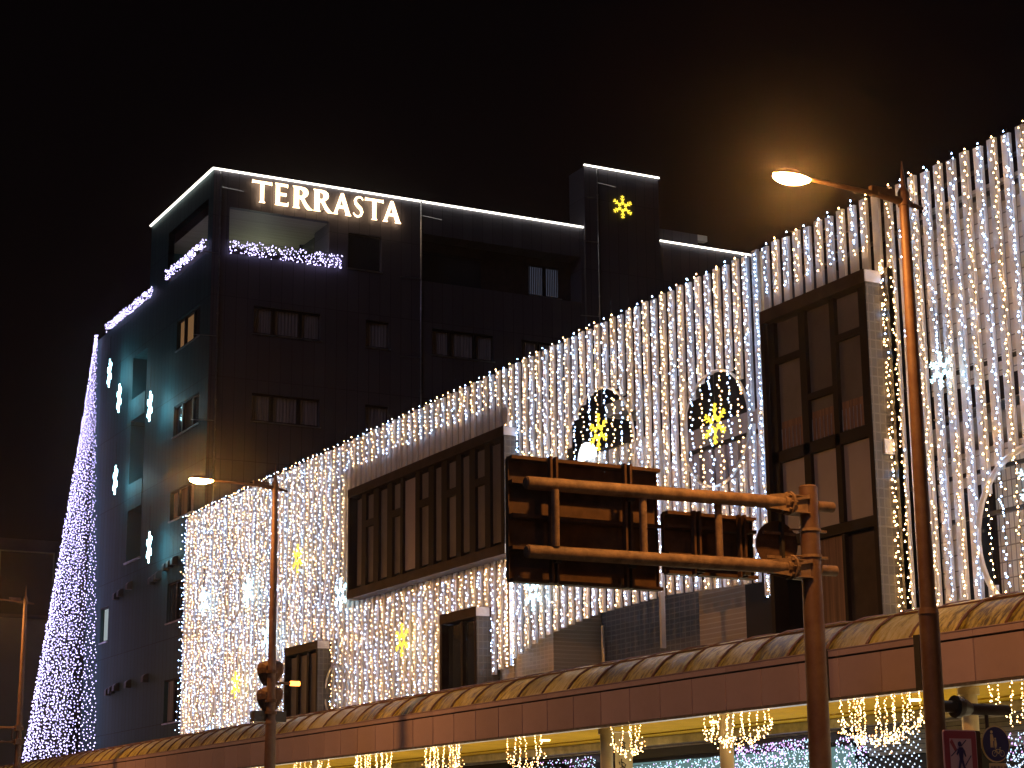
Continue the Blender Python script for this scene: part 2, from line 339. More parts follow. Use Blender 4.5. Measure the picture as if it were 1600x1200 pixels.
for (a, c) in ((27.08,27.7),(26.17,26.79),(25.35,25.93)):       # drawn brown curtains low in the panes, behind slim balusters
    MB().box(20.235, 20.257, a, c, 8.52, 9.02+.0).build('curtain', 'curtain_brown', bD)
    for i in range(6):
        y = a+.04+i*(c-a-.08)/5; MB().tube((20.2,y,8.5),(20.2,y,8.88),.008,.008,5).build('baluster', 'steel', bD)
MB().box(20.3, 20.75, 24.93, 24.978, 7.95, 8.2).build('corner_cap', 'fin_white', bD)
MB().box(20.5, 20.56, 24.72, 24.93, 4.8, 11.2).build('jamb_tiles', 'tile_dim', shop)

# fins
BAYS = [(38.75, 48.15, 7.0, 11.2, 8.15), (39.95, 42.35, 0, 7.0, 0), (49.9, 52.6, 0, 7.2, 0), (25.25, 28.5, 0, 11.2, 0)]
def bottom(Y):
    if Y < 28.45: return 5.0
    if Y > 39.8: return 5.0
    pts = [(28.45,6.02),(28.75,6.02),(28.9,6.3),(30.8,6.38),(32.17,6.44),(34.67,6.37),(35.75,6.28),(37.17,6.12),(38.68,5.75),(39.9,5.4)]
    for (a, za), (b, zb) in zip(pts, pts[1:]):
        if a <= Y <= b: return za+(zb-za)*(Y-a)/(b-a)
    return 5.0
CIRC = [(34.6, 9.7, 1.45), (30.18, 9.42, 1.13), (21.7, 6.2, 1.3)]
def spans(Y, extra=0, circ=True):
    segs = [(bottom(Y), ZT)]
    cuts = []
    if 38.75 < Y < 48.1: cuts.append((8.12-extra*.2, 11.1+extra*.62))
    if 40.0 < Y < 42.3: cuts.append((0, 7.02+extra*.05))
    if 49.9 < Y < 52.5: cuts.append((0, 7.2+extra*.05))
    if 25.15 < Y < 28.45: cuts.append((0, 11.2+extra*.38))
    if circ:
        for cy_, cz, r in CIRC:
            if abs(Y-cy_) < r:
                h = math.sqrt(r*r-(Y-cy_)**2); cuts.append((cz-h, cz+h))
    for a, b in cuts:
        out = []
        for s, e in segs:
            if b <= s or a >= e: out.append((s, e)); continue
            if a > s: out.append((s, a))
            if b < e: out.append((b, e))
        segs = out
    return [(s, e) for s, e in segs if e-s > .12]
screen = thing('fin_screen', (20.5, 40, 5), 'screen of white vertical metal fins across the whole shop front', 'facade screen')
k = 0; Y = 16.1
while Y < 62.1:
    for s, e in spans(Y+.085):
        MB().box(XF, XF+.06, Y, Y+.175, s, e-(.03 if k % 2 else 0)).build('fin', 'fin_white', screen)
    k += 1; Y += .33
for z in (12.2, 11.75, 9.0, 7.3, 6.6):
    for a, b in (((16, 62),) if z > 11.3 else ((16, 25.1), (28.6, 38.7), (48.3, 62))):
        if z in (9.0, 7.3) and a == 28.6: continue
        MB().box(20.60, 20.66, a, b, z, z+.06).build('rail', 'black_metal', screen)
MB().box(20.36, 20.44, 38.52, 38.62, 5.6, 9.6).build('edge_tube', 'fin_white', screen)
MB().box(20.40, 20.50, 32.20, 32.26, 5.4, 6.5).build('edge_tube', 'fin_white', screen)
MB().box(20.46, 20.62, 28.46, 28.50, 5.9, 12.5).build('edge_trim', 'sign_cream', screen)
MB().box(20.45, 20.55, 38.7, 38.95, 11.1, 11.6).build('corner_panel', 'fin_white', screen)
for i, (cy_, cz, r, l) in enumerate(((34.6,9.7,1.45,'larger round hoop framing the left round opening in the fins'),(30.18,9.42,1.13,'round hoop framing the right round opening beside the tall bay'),
        (21.7,6.2,1.3,'big pale round hoop cut off by the right edge of the photo'),(56.9,9.3,.75,'slim gold hoop between fairy lights left of the middle street lamp'),
        (59.2,6.2,.8,'pale arc hoop beside the lowest yellow snowflake'),(48.6,5.75,.75,'pale arc hoop low on the wall, partly hidden by the arcade'))):
    o = torus(MB(), lambda u, v: (20.36 if i > 2 else 20.47, cy_+u, cz+v), r, .05 if i == 2 else .028, 40, 6).build('hoop', 'hoop_metal' if i != 2 else 'fin_white')
    tag(o, l, 'hoop', 'round hoops on the fin screen')

# strings of fairy lights
def light_string(parent, x, Y, segs, kind, step=.08, r=.0155, jx=.03, jy=.065, mix=.12):
    other = 0 if kind else 1
    for s, e in segs:
        mb = MB(); z = e - .01 + rnd.uniform(-.03, .03)
        while z > s:
            m = kind if rnd.random() > mix else other
            mb.bulb((x+rnd.uniform(-jx, jx), Y+rnd.uniform(-jy, jy), z), r*rnd.uniform(.75, 1.2), m)
            z -= step*rnd.uniform(.55, 1.5)
        mb.tube((x+.01, Y, s), (x+.01, Y, e), .0035, .0035, 3, 2, False)
        mb.build('light_string', ['bulb_warm', 'bulb_cool', 'wire'], parent)
CURT = [(16.0, 28.55, 'fairy light curtain around the tall bay and over the right end of the fins'),
        (28.55, 38.65, 'curtain of fairy light strings over the two round openings behind the road signs'),
        (38.65, 48.3, 'curtain of fairy light strings above and below the long strip window'),
        (48.3, 62.1, 'dense curtain of fairy light strings on the far left part of the fins')]
k = 0; Y = 16.1-.05
for a, b, l in CURT:
    c = thing('light_curtain', (20.4, (a+b)/2, 12.6), l, 'string lights', 'fairy light curtains on the fin screen')
    while Y < b:
        seg = spans(Y, 1, False)
        if min(abs(Y-25.0), abs(Y-28.6)) < .14: k += 1; Y += .33; continue
        far = min(1, max(0, (Y-34)/14))
        light_string(c, 20.41, Y, seg, k % 2, .078+.030*far, .0150-.0014*far, .03, .06, .06)
        if Y > 50: light_string(c, 20.36, Y+.165, [q for q in spans(Y+.165, 1, False)], (k//2) % 2, .30, .013)
        k += 1; Y += .33
# lights outlining the vertical edges
c = thing('edge_light', (20.4, 38.7, 5.6), 'double row of fairy lights down the edge beside the long strip window', 'string lights')
for yy, kk in ((38.72, 0), (38.45, 1)): light_string(c, 20.40, yy, [(5.6, 11.2)], kk, .08, .015, .01, .02, 0)
c = thing('edge_light', (20.4, 25.0, 5), 'dense warm row of fairy lights down the right side of the tall bay', 'string lights')
light_string(c, 20.46, 25.0, [(5.0, 11.3)], 0, .065, .016, .02, .035, 0); light_string(c, 20.44, 24.9, [(5.0, 11.3)], 0, .10, .016, .02, .035, .1)
c = thing('edge_light', (20.4, 28.6, 6), 'cool white row of fairy lights down the left side of the tall bay', 'string lights')
light_string(c, 20.44, 28.62, [(5.95, 12.5)], 1, .08, .015, .01, .03, .1)

# neon snowflakes
def snowflake(x, Y, z, r, m, label, plane='X', drop=.6, turn=0):
    ax = (lambda u, v: (x+u*math.sin(R(turn)), Y+u*math.cos(R(turn)), z+v)) if plane == 'X' else (lambda u, v: (x+u, Y, z+v))
    mb = MB(); t = r*.022+.003
    for i in range(6):
        a = math.pi/2 + i*math.pi/3; ca, sa = math.cos(a), math.sin(a)
        P = lambda q, w: ax(r*(q*ca - w*sa), r*(q*sa + w*ca))
        mb.path([P(.22,0), P(1,0)], t, 5)
        for q, L in ((.52, .30), (.78, .24)):
            mb.path([P(q,0), P(q+L*.7, L*.62)], t, 5); mb.path([P(q,0), P(q+L*.7, -L*.62)], t, 5)
        mb.path([P(.2,0), P(.34,.14), P(.5,0), P(.34,-.14), P(.2,0)], t, 5)
    mb.path([ax(0, r), ax(0, r+drop)], .008, 4, 1)
    o = mb.build('snowflake_light', [m, 'wire'])
    return tag(o, label, 'snowflake light', 'neon snowflakes on the facades')
for a in ((20.2,51.13,9.7,.42,'neon_yellow','yellow neon snowflake just right of the middle street lamp pole, on the fins'),
          (20.2,56.06,6.5,.42,'neon_yellow','yellow neon snowflake low on the fins above the arcade, leftmost of the yellow ones'),
          (20.2,43.99,6.69,.42,'neon_yellow','yellow neon snowflake left of the narrow dark lower window'),
          (20.2,34.14,10.09,.40,'neon_yellow','yellow neon snowflake hanging in the left round opening'),
          (20.2,29.79,9.41,.40,'neon_yellow','yellow neon snowflake hanging in the right round opening'),
          (20.2,59.25,9.4,.45,'neon_ice','ice blue neon snowflake nearest the left end of the fins'),
          (20.2,55.18,9.25,.5,'neon_ice','ice blue neon snowflake inside the slim gold hoop'),
          (20.2,53.42,7.7,.5,'neon_ice','ice blue neon snowflake half behind the middle street lamp pole'),
          (20.2,47.96,8.3,.45,'neon_ice','ice blue neon snowflake at the lower left corner of the long strip window'),
          (20.2,37.1,7.07,.42,'neon_ice','ice blue neon snowflake just below the large road sign'),
          (20.2,23.31,9.01,.30,'neon_ice','ice blue neon snowflake right of the nearest lamp pole'),
          (20.2,21.35,6.85,.40,'neon_ice','ice blue neon snowflake inside the big hoop at the right edge')): snowflake(*a)
snowflake(40.28, 65.7, 27.74, .5, 'neon_yellow', 'yellow neon snowflake alone on the roof tower of the hotel', 'Y', .5)
for a in ((21.75,76.6,20.99,.6,'neon_strong','bright white snowflake on the hotel side wall, highest and nearest the light tree'),
          (21.75,75.05,19.6,.6,'neon_strong','bright white snowflake on the hotel side wall, second from the top'),
          (21.75,70.82,18.38,.6,'neon_strong','bright white snowflake on the hotel side wall right of the recessed balconies'),
          (21.75,75.14,16.22,.6,'neon_strong','bright white snowflake on the hotel side wall, halfway down beside the light tree'),
          (21.75,70.27,12.8,.6,'neon_strong','bright white snowflake on the hotel side wall, lowest, above the vent hoods')): snowflake(*a, 'X', 1.0, 8)

# ------------------------------------------------------------------ hotel
HY = 65.86; HX = 22.4; HZ = 26.6
hotel = thing('hotel_building', (30, 70, 0), 'dark eight storey hotel with a corner roof terrace and glowing roof edge', 'building')
fF = lambda u, v, d: (u, HY+d, v)
fS = lambda u, v, d: (HX+d, u, v)
rows = [(20.4, 21.47), (17.05, 18.12), (13.7, 14.77)]
cols = [(24.1, 26.8), (28.67, 29.65), (31.5, 34.2), (35.47, 38.1)]
holesF = [(23.05, 27.1, 23.38, 25.2, .25), (27.9, 29.3, 23.45, 24.9, .2), (31.07, 38.3, 23.35, 25.3, .9)]
holesF += [(a, b, c, d, .18) for c, d in rows for a, b in cols]
mb = MB(); wall_grid(mb, fF, HX, 38.45, 0, HZ, holesF, .2); mb.build('front_wall', 'cladding_front', hotel)
mb = MB(); wall_grid(mb, lambda u, v, d: (u, HY-.12+d, v), 38.45, 42.1, 0, 29.25, [], .2)
mb.face([(38.45,HY-.12,0),(38.45,67,0),(38.45,67,29.25),(38.45,HY-.12,29.25)]).face([(42.1,HY-.12,0),(42.1,67,0),(42.1,67,29.25),(42.1,HY-.12,29.25)]).face([(38.45,67,0),(42.1,67,0),(42.1,67,29.25),(38.45,67,29.25)])
mb.face([(38.45,HY-.12,29.25),(42.1,HY-.12,29.25),(42.1,67,29.25),(38.45,67,29.25)]).build('stair_tower', 'cladding_front', hotel)
MB().box(42.1, 52, HY, 74, 0, 26.5).build('rear_wing', 'cladding_front', hotel)
MB().box(42.1, 44.5, HY+.6, 73, 26.5, 27.35).build('roof_plant_room', 'cladding_front', hotel)
MB().box(44.5, 45.0, HY+.6, HY+.9, 27.1, 27.35).build('roof_vent', 'fin_white', hotel)
winS = [(67.0, 69.75, 20.4, 21.6, .15), (66.85, 69.8, 17.0, 18.2, .15), (67.1, 69.9, 13.76, 14.9, .15), (68.0, 69.9, 9.9, 11.4, .15), (67.9, 69.9, 6.2, 7.8, .15), (77.6, 78.7, 10.0, 11.45, .12)]
holesS = [(66.4, 71.2, 23.5, 25.6, .25)] + winS + [(73.5, 75.45, 19.65, 21.45, 1.4), (73.5, 75.45, 16.1, 18.75, 1.4), (73.5, 75.45, 12.92, 15.0, 1.4)]
mb = MB(); wall_grid(mb, fS, HY, 73.5, 0, HZ, holesS[:6]+[holesS[0]], .2)
mb2 = MB(); wall_grid(mb2, fS, 73.5, 81.0, 0, 23.5, [h for h in holesS if h[0] > 73], .2)
mb.build('side_wall', 'cladding_side', hotel); mb2.build('side_wall', 'cladding_side', hotel)
MB().face([(HX,81,0),(45,81,0),(45,81,23.5),(HX,81,23.5)]).build('rear_wall', 'cladding_side', hotel)
MB().face([(HX,73.5,23.5),(45,73.5,23.5),(45,81,23.5),(HX,81,23.5)]).build('lower_roof', 'far_dark', hotel)
MB().face([(HX,HY,HZ),(38.45,HY,HZ),(38.45,73.5,HZ),(HX,73.5,HZ)]).build('upper_roof', 'far_dark', hotel)
# terrace room
MB().face([(HX+.25,HY+.25,25.2),(31,HY+.25,25.2),(31,72.4,25.2),(HX+.25,72.4,25.2)]).build('terrace_ceiling', 'ceiling_wood', hotel)
MB().face([(HX+.25,HY+.25,23.37),(31,HY+.25,23.37),(31,72.4,23.37),(HX+.25,72.4,23.37)]).build('terrace_floor', 'concrete', hotel)
MB().box(HX+.2, 31, 72.4, 72.6, 23.37, 25.6).build('terrace_end_wall', 'cladding_side', hotel)
MB().box(27.12, 27.3, HY+.26, 67.4, 23.37, 25.19).build('terrace_pier', 'cladding_front', hotel)
for i in range(3): MB().box(27.2, 27.24, 67.5+i*1.6, 69.0+i*1.6, 23.4, 25.1).build('terrace_door', 'glass', hotel)
for i in range(4): MB().box(27.15, 27.28, 67.4+i*1.6, 67.5+i*1.6, 23.38, 25.18).build('door_post', 'dark_frame', hotel)
MB().box(23.05, 27.1, HY+.02, HY+.08, 23.38, 23.62).box(HX+.02, HX+.08, 66.4, 71.2, 23.5, 23.7).build('terrace_upstand', 'dark_frame', hotel)
tl = bpy.data.lights.new('terrace_lamp', 'POINT'); tl.energy = 26; tl.color = (.85, .95, .72); tl.shadow_soft_size = .15
to = bpy.data.objects.new('terrace_lamp', tl); to.location = (25.6, 69.5, 23.7); COL.objects.link(to); to.parent = hotel; to.matrix_parent_inverse = hotel.matrix_basis.inverted()
# windows
def win(fn, u0, u1, v0, v1, n, cm, dep=.14, skip=()):
    w = bpy.data.objects.new('window', None); w.location = fn(u0, v0, 0); COL.objects.link(w); w.parent = hotel; w.matrix_parent_inverse = hotel.matrix_basis.inverted()
    def bx(nm, a, b, c, d, e0, e1, m):
        p = [fn(a, c, e0), fn(b, d, e1)]; lo = [min(p[0][i], p[1][i]) for i in range(3)]; hi = [max(p[0][i], p[1][i]) for i in range(3)]
        return MB().box(lo[0], hi[0], lo[1], hi[1], lo[2], hi[2]).build(nm, m, w)
    t = .06; f = MB()
    wd = [1.0]*n if n != 3 else [.85, 1.15, .85]; S = sum(wd); x = u0; T = u1-u0
    bx('frame', u0, u1, v0, v0+t, dep-.06, dep+.02, 'dark_frame'); bx('frame', u0, u1, v1-t, v1, dep-.06, dep+.02, 'dark_frame')
    for i in range(n):
        a = x + (.03 if i == 0 else .07); b_ = x + T*wd[i]/S - (.03 if i == n-1 else .07); x += T*wd[i]/S
        mm = cm[i % len(cm)] if isinstance(cm, (list, tuple)) else cm
        if mm:
            N = 7; q = MB()          # a pleated curtain behind the glass
            for j in range(N*2):
                c0 = a+(b_-a)*j/(N*2); c1 = a+(b_-a)*(j+1)/(N*2); d0 = dep+.05+.025*(j % 2); d1 = dep+.05+.025*((j+1) % 2)
                q.face([fn(c0, v0+t, d0), fn(c1, v0+t, d1), fn(c1, v1-t, d1), fn(c0, v1-t, d0)])
            q.build('curtain', mm, w)
        else: bx('pane', a, b_, v0+t, v1-t, dep, dep+.02, 'glass')
        if i < n-1: bx('mullion', b_, b_+.14, v0+t, v1-t, dep-.05, dep+.04, 'dark_frame')
    bx('back_panel', u0, u1, v0, v1, dep+.10, dep+.12, 'room_dark'); bx('sill', u0-.05, u1+.05, v0-.05, v0-.003, -.05, .04, 'steel')
    return w
for c, d in rows:
    for i, (a, b) in enumerate(cols): win(fF, a, b, c, d, 1 if i == 1 else 3, 'curtain')
win(fF, 27.9, 29.3, 23.45, 24.9, 1, None)
nf = lambda u, v, d: (u, HY+.9+d, v)
MB().face([nf(31.07,23.35,0), nf(38.3,23.35,0), nf(38.3,25.3,0), nf(31.07,25.3,0)]).build('recess_back', 'brown_frame', hotel)
nf2 = lambda u, v, d: (u, HY+.86-.16+d, v)
win(nf2, 36.3, 37.7, 23.62, 24.95, 2, 'lit_curtain'); win(nf2, 31.3, 34.1, 23.5, 24.85, 1, None)
for i, h in enumerate(winS):
    cm = [['room_dark', 'lit_room', 'lit_room'], [None, 'room_dark', None], ['curtain', 'curtain_brown', 'curtain_brown'], [None, None], [None, 'curtain'], ['lit_cool']][i]
    win(fS, h[0], h[1], h[2], h[3], len(cm), cm, .1)
for a, b in ((18.75, 19.65), (15.0, 16.1)): MB().box(HX-.03, HX+.1, 73.52, 75.43, a, b).build('balcony_front', 'cladding_side', hotel)
for a in (12.92, 16.1, 19.65): MB().box(HX+1.38, HX+1.44, 73.5, 75.45, a, a+2.6).build('balcony_back', 'room_dark', hotel)
MB().box(HX-.08, HX+.02, 73.4, 75.5, 12.84, 12.91).build('balcony_sill', 'steel', hotel)
# down pipes with hooked brackets
for x, z0, z1 in ((22.66, 8, 26.5), (30.98, 8, 26.6), (39.04, 14, 29.2)):
    yy = HY-.08 if x < 38 else HY-.2
    p = MB().tube((x,yy,z0),(x,yy,z1),.03,.03,6)
    for z in (z1-.6, z1-3.2, z1-6.4, z1-9.6): p.tube((x,yy,z),(x+(.9 if z == z1-.6 else -.9),yy,z-.05),.018,.018,5)
    for i in range(int((z1-z0)/1.1)): p.tube((x,yy,z1-i*1.1),(x,yy,z1-i*1.1-.06),.045,.045,6)
    p.build('down_pipe', 'steel', hotel)
# vent hoods on the side wall
for y, z in ((76.3,11.7),(75.7,11.75),(74.5,11.9),(71.6,11.75),(71.2,11.8),(70.8,11.85),(69.9,12.05),(69.4,12.1),(68.9,12.15),(76.9,7.9),(76.4,7.95),(75.8,8.0),(74.2,8.0),(72.0,8.05)):
    h = MB(); N = 8
    prof = [(.0,.16+.16)]+[(.22*math.sin(math.pi/2*i/N), .16+.16*math.cos(math.pi/2*i/N)) for i in range(1, N+1)]+[(.22,0),(0,0)]
    h.prism(prof, lambda u, v, w: (HX-u, y-.12+w, z-.16+v), .26).build('vent_hood', 'black_metal', hotel)
# roof edge tubes
def tube_thing(pts, label):
    return tag(MB().path(pts, .045, 8).build('roof_light_strip', 'roof_tube'), label, 'light strip', 'white light tubes along the hotel roof edges')
tube_thing([(HX-.06, 73.5, HZ), (HX-.06, HY-.07, HZ), (38.4, HY-.07, HZ)], 'long white light tube round the main roof edge above the hotel name')
tube_thing([(38.42, HY-.2, 29.3), (42.1, HY-.2, 29.3)], 'short white light tube on top of the stair tower')
tube_thing([(42.14, HY-.07, 26.55), (47.0, HY-.07, 26.55)], 'white light tube on the rear wing right of the stair tower')
# nets of bulbs on the railings
def net(fn, u0, u1, v0, v1, n, label, r=.026):
    mb = MB()
    for i in range(n): mb.bulb(fn(rnd.uniform(u0, u1), rnd.uniform(v0, v1), rnd.uniform(-.05, .05)), r*rnd.uniform(.7, 1.2))
    for j in range(3):
        v = v0+(v1-v0)*j/2; mb.tube(fn(u0, v, .03), fn(u1, v, .03), .006, .006, 4, 1)
    o = mb.build('railing_light_net', ['bulb_violet', 'wire']); tag(o, label, 'light net', 'nets of violet white bulbs on the hotel railings')
net(lambda u, v, w: (u, HY-.12+w, v), 23.02, 27.6, 23.33, 23.90, 330, 'net of violet white bulbs along the front railing of the corner terrace')
net(lambda u, v, w: (HX-.1+w, u, v), 66.4, 71.2, 23.6, 24.0, 260, 'net of violet white bulbs along the side railing of the corner terrace')
net(lambda u, v, w: (HX-.1+w, u, v), 72.9, 79.4, 23.45, 23.85, 330, 'net of violet white bulbs on the edge of the lower roof')

# hotel name
def glyph(ch):
    if ch == 'T': return [[(0,.84),(.02,1.0),(.07,.97),(.93,.97),(.98,1.0),(1,.84),(.95,.86),(.60,.88),(.59,.08),(.66,0),(.36,0),(.43,.08),(.42,.88),(.05,.87)]]
    if ch == 'E': return [[(0,1),(.95,1),(.94,.84),(.88,.89),(.34,.89),(.34,.57),(.84,.58),(.84,.45),(.34,.46),(.34,.115),(.9,.12),(1,.2),(.97,0),(0,0),(.07,.07),(.07,.93)]]
    if ch == 'R': return [[(0,1),(.42,1),(.62,.97),(.74,.89),(.78,.76),(.74,.63),(.62,.53),(.54,.5),(.70,.26),(.88,.07),(1.0,.0),(.76,-.01),(.62,.12),(.44,.42),(.34,.46),(.30,.46),(.30,.07),(.36,0),(0,0),(.07,.07),(.07,.93)],
                          [(.30,.89),(.30,.57),(.42,.57),(.51,.63),(.54,.75),(.50,.85),(.42,.89)]]
    if ch == 'A': return [[(.44,1.0),(.56,1.0),(.92,.1),(1,0),(.68,0),(.72,.08),(.635,.3),(.30,.3),(.21,.08),(.26,0),(0,0),(.08,.09)],
                          [(.345,.41),(.595,.41),(.475,.76)]]
    if ch == 'S':
        c = [(.93,.84),(.80,.93),(.58,.96),(.34,.90),(.22,.77),(.28,.63),(.50,.52),(.74,.41),(.84,.26),(.74,.11),(.50,.03),(.24,.06),(.06,.18)]
        wd = [.03,.05,.07,.10,.13,.14,.15,.15,.14,.11,.08,.05,.03]; L = []; Rr = []
        for i, p in enumerate(c):
            a = Vector(c[max(i-1,0)]); b = Vector(c[min(i+1,len(c)-1)]); d = (b-a).normalized(); n = Vector((-d.y, d.x))
            L.append((p[0]+n.x*wd[i]/1.3, p[1]+n.y*wd[i]/2)); Rr.append((p[0]-n.x*wd[i]/1.3, p[1]-n.y*wd[i]/2))
        return [L+Rr[::-1]]
def flat_shape(splines, ext, name, m, parent, M):
    cu_ = bpy.data.curves.new(name, 'CURVE'); cu_.dimensions = '2D'; cu_.fill_mode = 'BOTH'; cu_.extrude = ext
    for s in splines:
        sp = cu_.splines.new('POLY'); sp.points.add(len(s)-1); sp.use_cyclic_u = True
        for i, (a, b) in enumerate(s): sp.points[i].co = (a, b, 0, 1)
    o = bpy.data.objects.new(name, cu_); COL.objects.link(o); dg = bpy.context.evaluated_depsgraph_get()
    me = bpy.data.meshes.new_from_object(o.evaluated_get(dg)); bpy.data.objects.remove(o); me.materials.clear(); me.materials.append(MATS[m]); me.transform(M)
    n = bpy.data.objects.new(name, me); COL.objects.link(n)
    if parent: n.parent = parent; n.matrix_parent_inverse = parent.matrix_basis.inverted()
    return n
sign = thing('hotel_sign', (27, HY, 25.5), 'backlit cream letters spelling TERRASTA under the hotel roof edge', 'sign')
LX = [(23.86,24.66),(24.79,25.33),(25.51,26.32),(26.36,27.16),(27.18,27.93),(28.00,28.46),(28.52,29.30),(29.28,30.05)]
for ch, (a, b) in zip('TERRASTA', LX):
    M = Matrix(((b-a,0,0,a),(0,0,-1,HY-.16),(0,.87,0,25.5),(0,0,0,1)))
    flat_shape(glyph(ch), .03, 'letter', 'letter_face', sign, M)
for x in (24.3, 26.8, 29.4): MB().box(x-.02, x+.02, HY-.12, HY-.003, 25.55, 25.6).build('standoff', 'black_metal', sign)

# ------------------------------------------------------------------ light tree beside the hotel
tree = thing('light_tree', (22.3, 80.7, 5), 'tall half cone of violet white bulb strings against the hotel side wall', 'light tree')
NS = 46
for i in range(NS):
    a = -math.pi/2 + math.pi*(i+.5)/NS*1.0
    rr = rnd.uniform(.97, 1.0); ry = 2.7 if a < 0 else 1.5; top = Vector((22.28, 80.72, 23.65)); zb = 5.25+rnd.uniform(-.25, .25)
    mb = MB(); s = 0; L = 18.5
    while s < 1:
        q = s**1.1; rad = rr*q
        x = top.x - 2.3*rad*math.cos(a) - .02; y = top.y + ry*rad*math.sin(a); z = top.z + (zb-top.z)*s
        mb.bulb((x+rnd.uniform(-.06,.06), y+rnd.uniform(-.06,.06), z+rnd.uniform(-.03,.03)), (.019+.016*s)*rnd.uniform(.7,1.2))
        s += .15/L*rnd.uniform(.7,1.3)
    mb.path([(top.x-2.3*rr*(s_**1.1)*math.cos(a), top.y+ry*rr*(s_**1.1)*math.sin(a), top.z+(zb-top.z)*s_) for s_ in (0,.25,.5,.75,1)], .006, 3, 1)
    mb.build('light_string', ['bulb_violet', 'wire'], tree)

# ------------------------------------------------------------------ dark buildings at the far left
b1 = thing('distant_building', (15, 116, 0), 'low olive grey building in the dark behind the far left street lamp', 'building')
MB().box(-25, 29.6, 110, 124, 0, 14.6).build('wall', 'far_green', b1)
MB().box(-25, 29.7, 109.9, 110.3, 14.6, 14.8).build('parapet', 'far_dark', b1)
b2 = thing('distant_building', (31, 130, 0), 'taller unlit building with a framed window behind the light tree', 'building')
MB().box(26.2, 45, 128, 140, 0, 22.0).build('wall', 'far_dark', b2)
for a, b in ((29.4, 29.5), (33.0, 33.1)): MB().box(a, b, 127.9, 127.99, 16.0, 21.2).build('window_frame', 'far_green', b2)
MB().box(29.5, 33.0, 127.9, 127.99, 21.1, 21.2).build('window_frame', 'far_green', b2); MB().box(29.5, 33.0, 127.9, 127.99, 16.0, 16.1).build('window_frame', 'far_green', b2)
MB().box(29.5, 33.0, 127.95, 127.985, 16.1, 21.1).build('window_pane', 'glass', b2)

# ------------------------------------------------------------------ arcade over the pavement
arc = thing('arcade_canopy', (18.5, 40, .14), 'pavement arcade with a curved ochre roof and pinkish brown fascia panels', 'arcade')
def curve_x(t):   # cross-section of the vault, t 0..1
    pr = [(17.52,4.40),(17.62,4.53),(17.78,4.68),(17.98,4.80),(18.25,4.90),(18.6,4.96),(19.0,4.98),(19.5,4.94),(20.2,4.84)]
    return pr
prof = curve_x(0)
src = None; Y = 12.47
while Y < 84:
    near = Y < 84
    if src is None:
        m = MB(); base = 0; N = len(prof)
        for yy in (Y+.03, Y+.94):
            m.v += [(x, yy, z) for x, z in prof]
        for i in range(N-1): m.f.append((i, i+1, N+i+1, N+i)); m.m.append(0)
        m.v += [(x, yy, z-.02) for yy in (Y+.03, Y+.94) for x, z in prof]
        for i in range(N-1): m.f.append((2*N+i, 3*N+i, 3*N+i+1, 2*N+i+1)); m.m.append(0)
        for i in range(N-1): m.f.append((i, 2*N+i, 2*N+i+1, i+1)); m.m.append(0); m.f.append((N+i, N+i+1, 3*N+i+1, 3*N+i)); m.m.append(0)
        src = m.build('roof_panel', 'canopy_sheet', arc, True); Y0 = Y
        r = MB()
        for (x, z), (x2, z2) in zip(prof, prof[1:]): r.tube((x-.01, Y-.005, z+.005), (x2-.01, Y-.005, z2+.005), .022, .022, 5)
        rsrc = r.build('rib', 'rib', arc)
    else:
        instance(src, (rnd.uniform(-.004,.004), Y-Y0, rnd.uniform(-.006,.006)), arc); instance(rsrc, (0, Y-Y0, 0), arc)
    Y += .97
MB().box(18.03, 18.07, 12, 84, 4.825, 4.85).build('purlin', 'rib', arc)
MB().box(17.58, 17.66, 12, 84, 3.74, 4.36).build('fascia_backing', 'black_metal', arc)
MB().box(17.49, 17.66, 12, 84, 4.388, 4.402).build('top_flashing', 'fascia', arc)
fs = MB().box(17.5, 17.57, 0.014, .966, 3.70, 4.266).build('fascia_panel', 'fascia', arc)
f2 = MB().box(17.5, 17.57, 0.004, .976, 4.298, 4.384).build('fascia_cap', 'fascia', arc)
f3 = MB().box(17.49, 17.66, 0.004, .976, 3.655, 3.694).build('drip_trim', 'steel', arc)
Yj = 18.91-7*.98; first = True; j = 0
while Yj < 84:
    if first:
        for o in (fs, f2, f3): o.location.y += Yj
        Y0 = Yj; first = False
    else:
        for o in (fs, f2, f3): instance(o, (0, Yj-Y0, 0), arc)
    Yj += .98
for y in (21.02, 23.12, 45.9): MB().box(17.47, 17.66, y-.06, y+.06, 3.66, 4.42).build('expansion_joint', 'black_metal', arc)
ss = MB().box(17.68, 19.55, .01, 1.95, 3.685, 3.72).build('soffit_panel', 'soffit', arc)
s2 = MB().box(19.60, 20.3, .01, 1.95, 3.665, 3.70).build('soffit_panel', 'soffit', arc)
ss.location.y += 12; s2.location.y += 12
for i in range(1, 36):
    instance(ss, (0, i*1.96, 0), arc); instance(s2, (0, i*1.96, 0), arc)
MB().box(19.55, 19.6, 12, 84, 3.69, 3.74).build('soffit_groove', 'black_metal', arc)
MB().box(20.05, 20.28, 12, 84, 3.50, 3.655).build('inner_beam', 'steel', arc)
for i, y in enumerate((20.6, 26.5, 30.33, 36.5, 44.0, 50, 57, 64, 71)):
    x = 17.98
    MB().tube((x,y,.14),(x,y,3.58),.115,.115,18).tube((x,y,3.58),(x,y,3.684),.15,.15,18).build('column', 'column', arc, True)
for y in (18.6, 22.6, 27.9, 33.9):
    MB().tube((18.7,y,3.655),(18.7,y,3.684),.09,.09,12).build('downlight', 'downlight', arc)
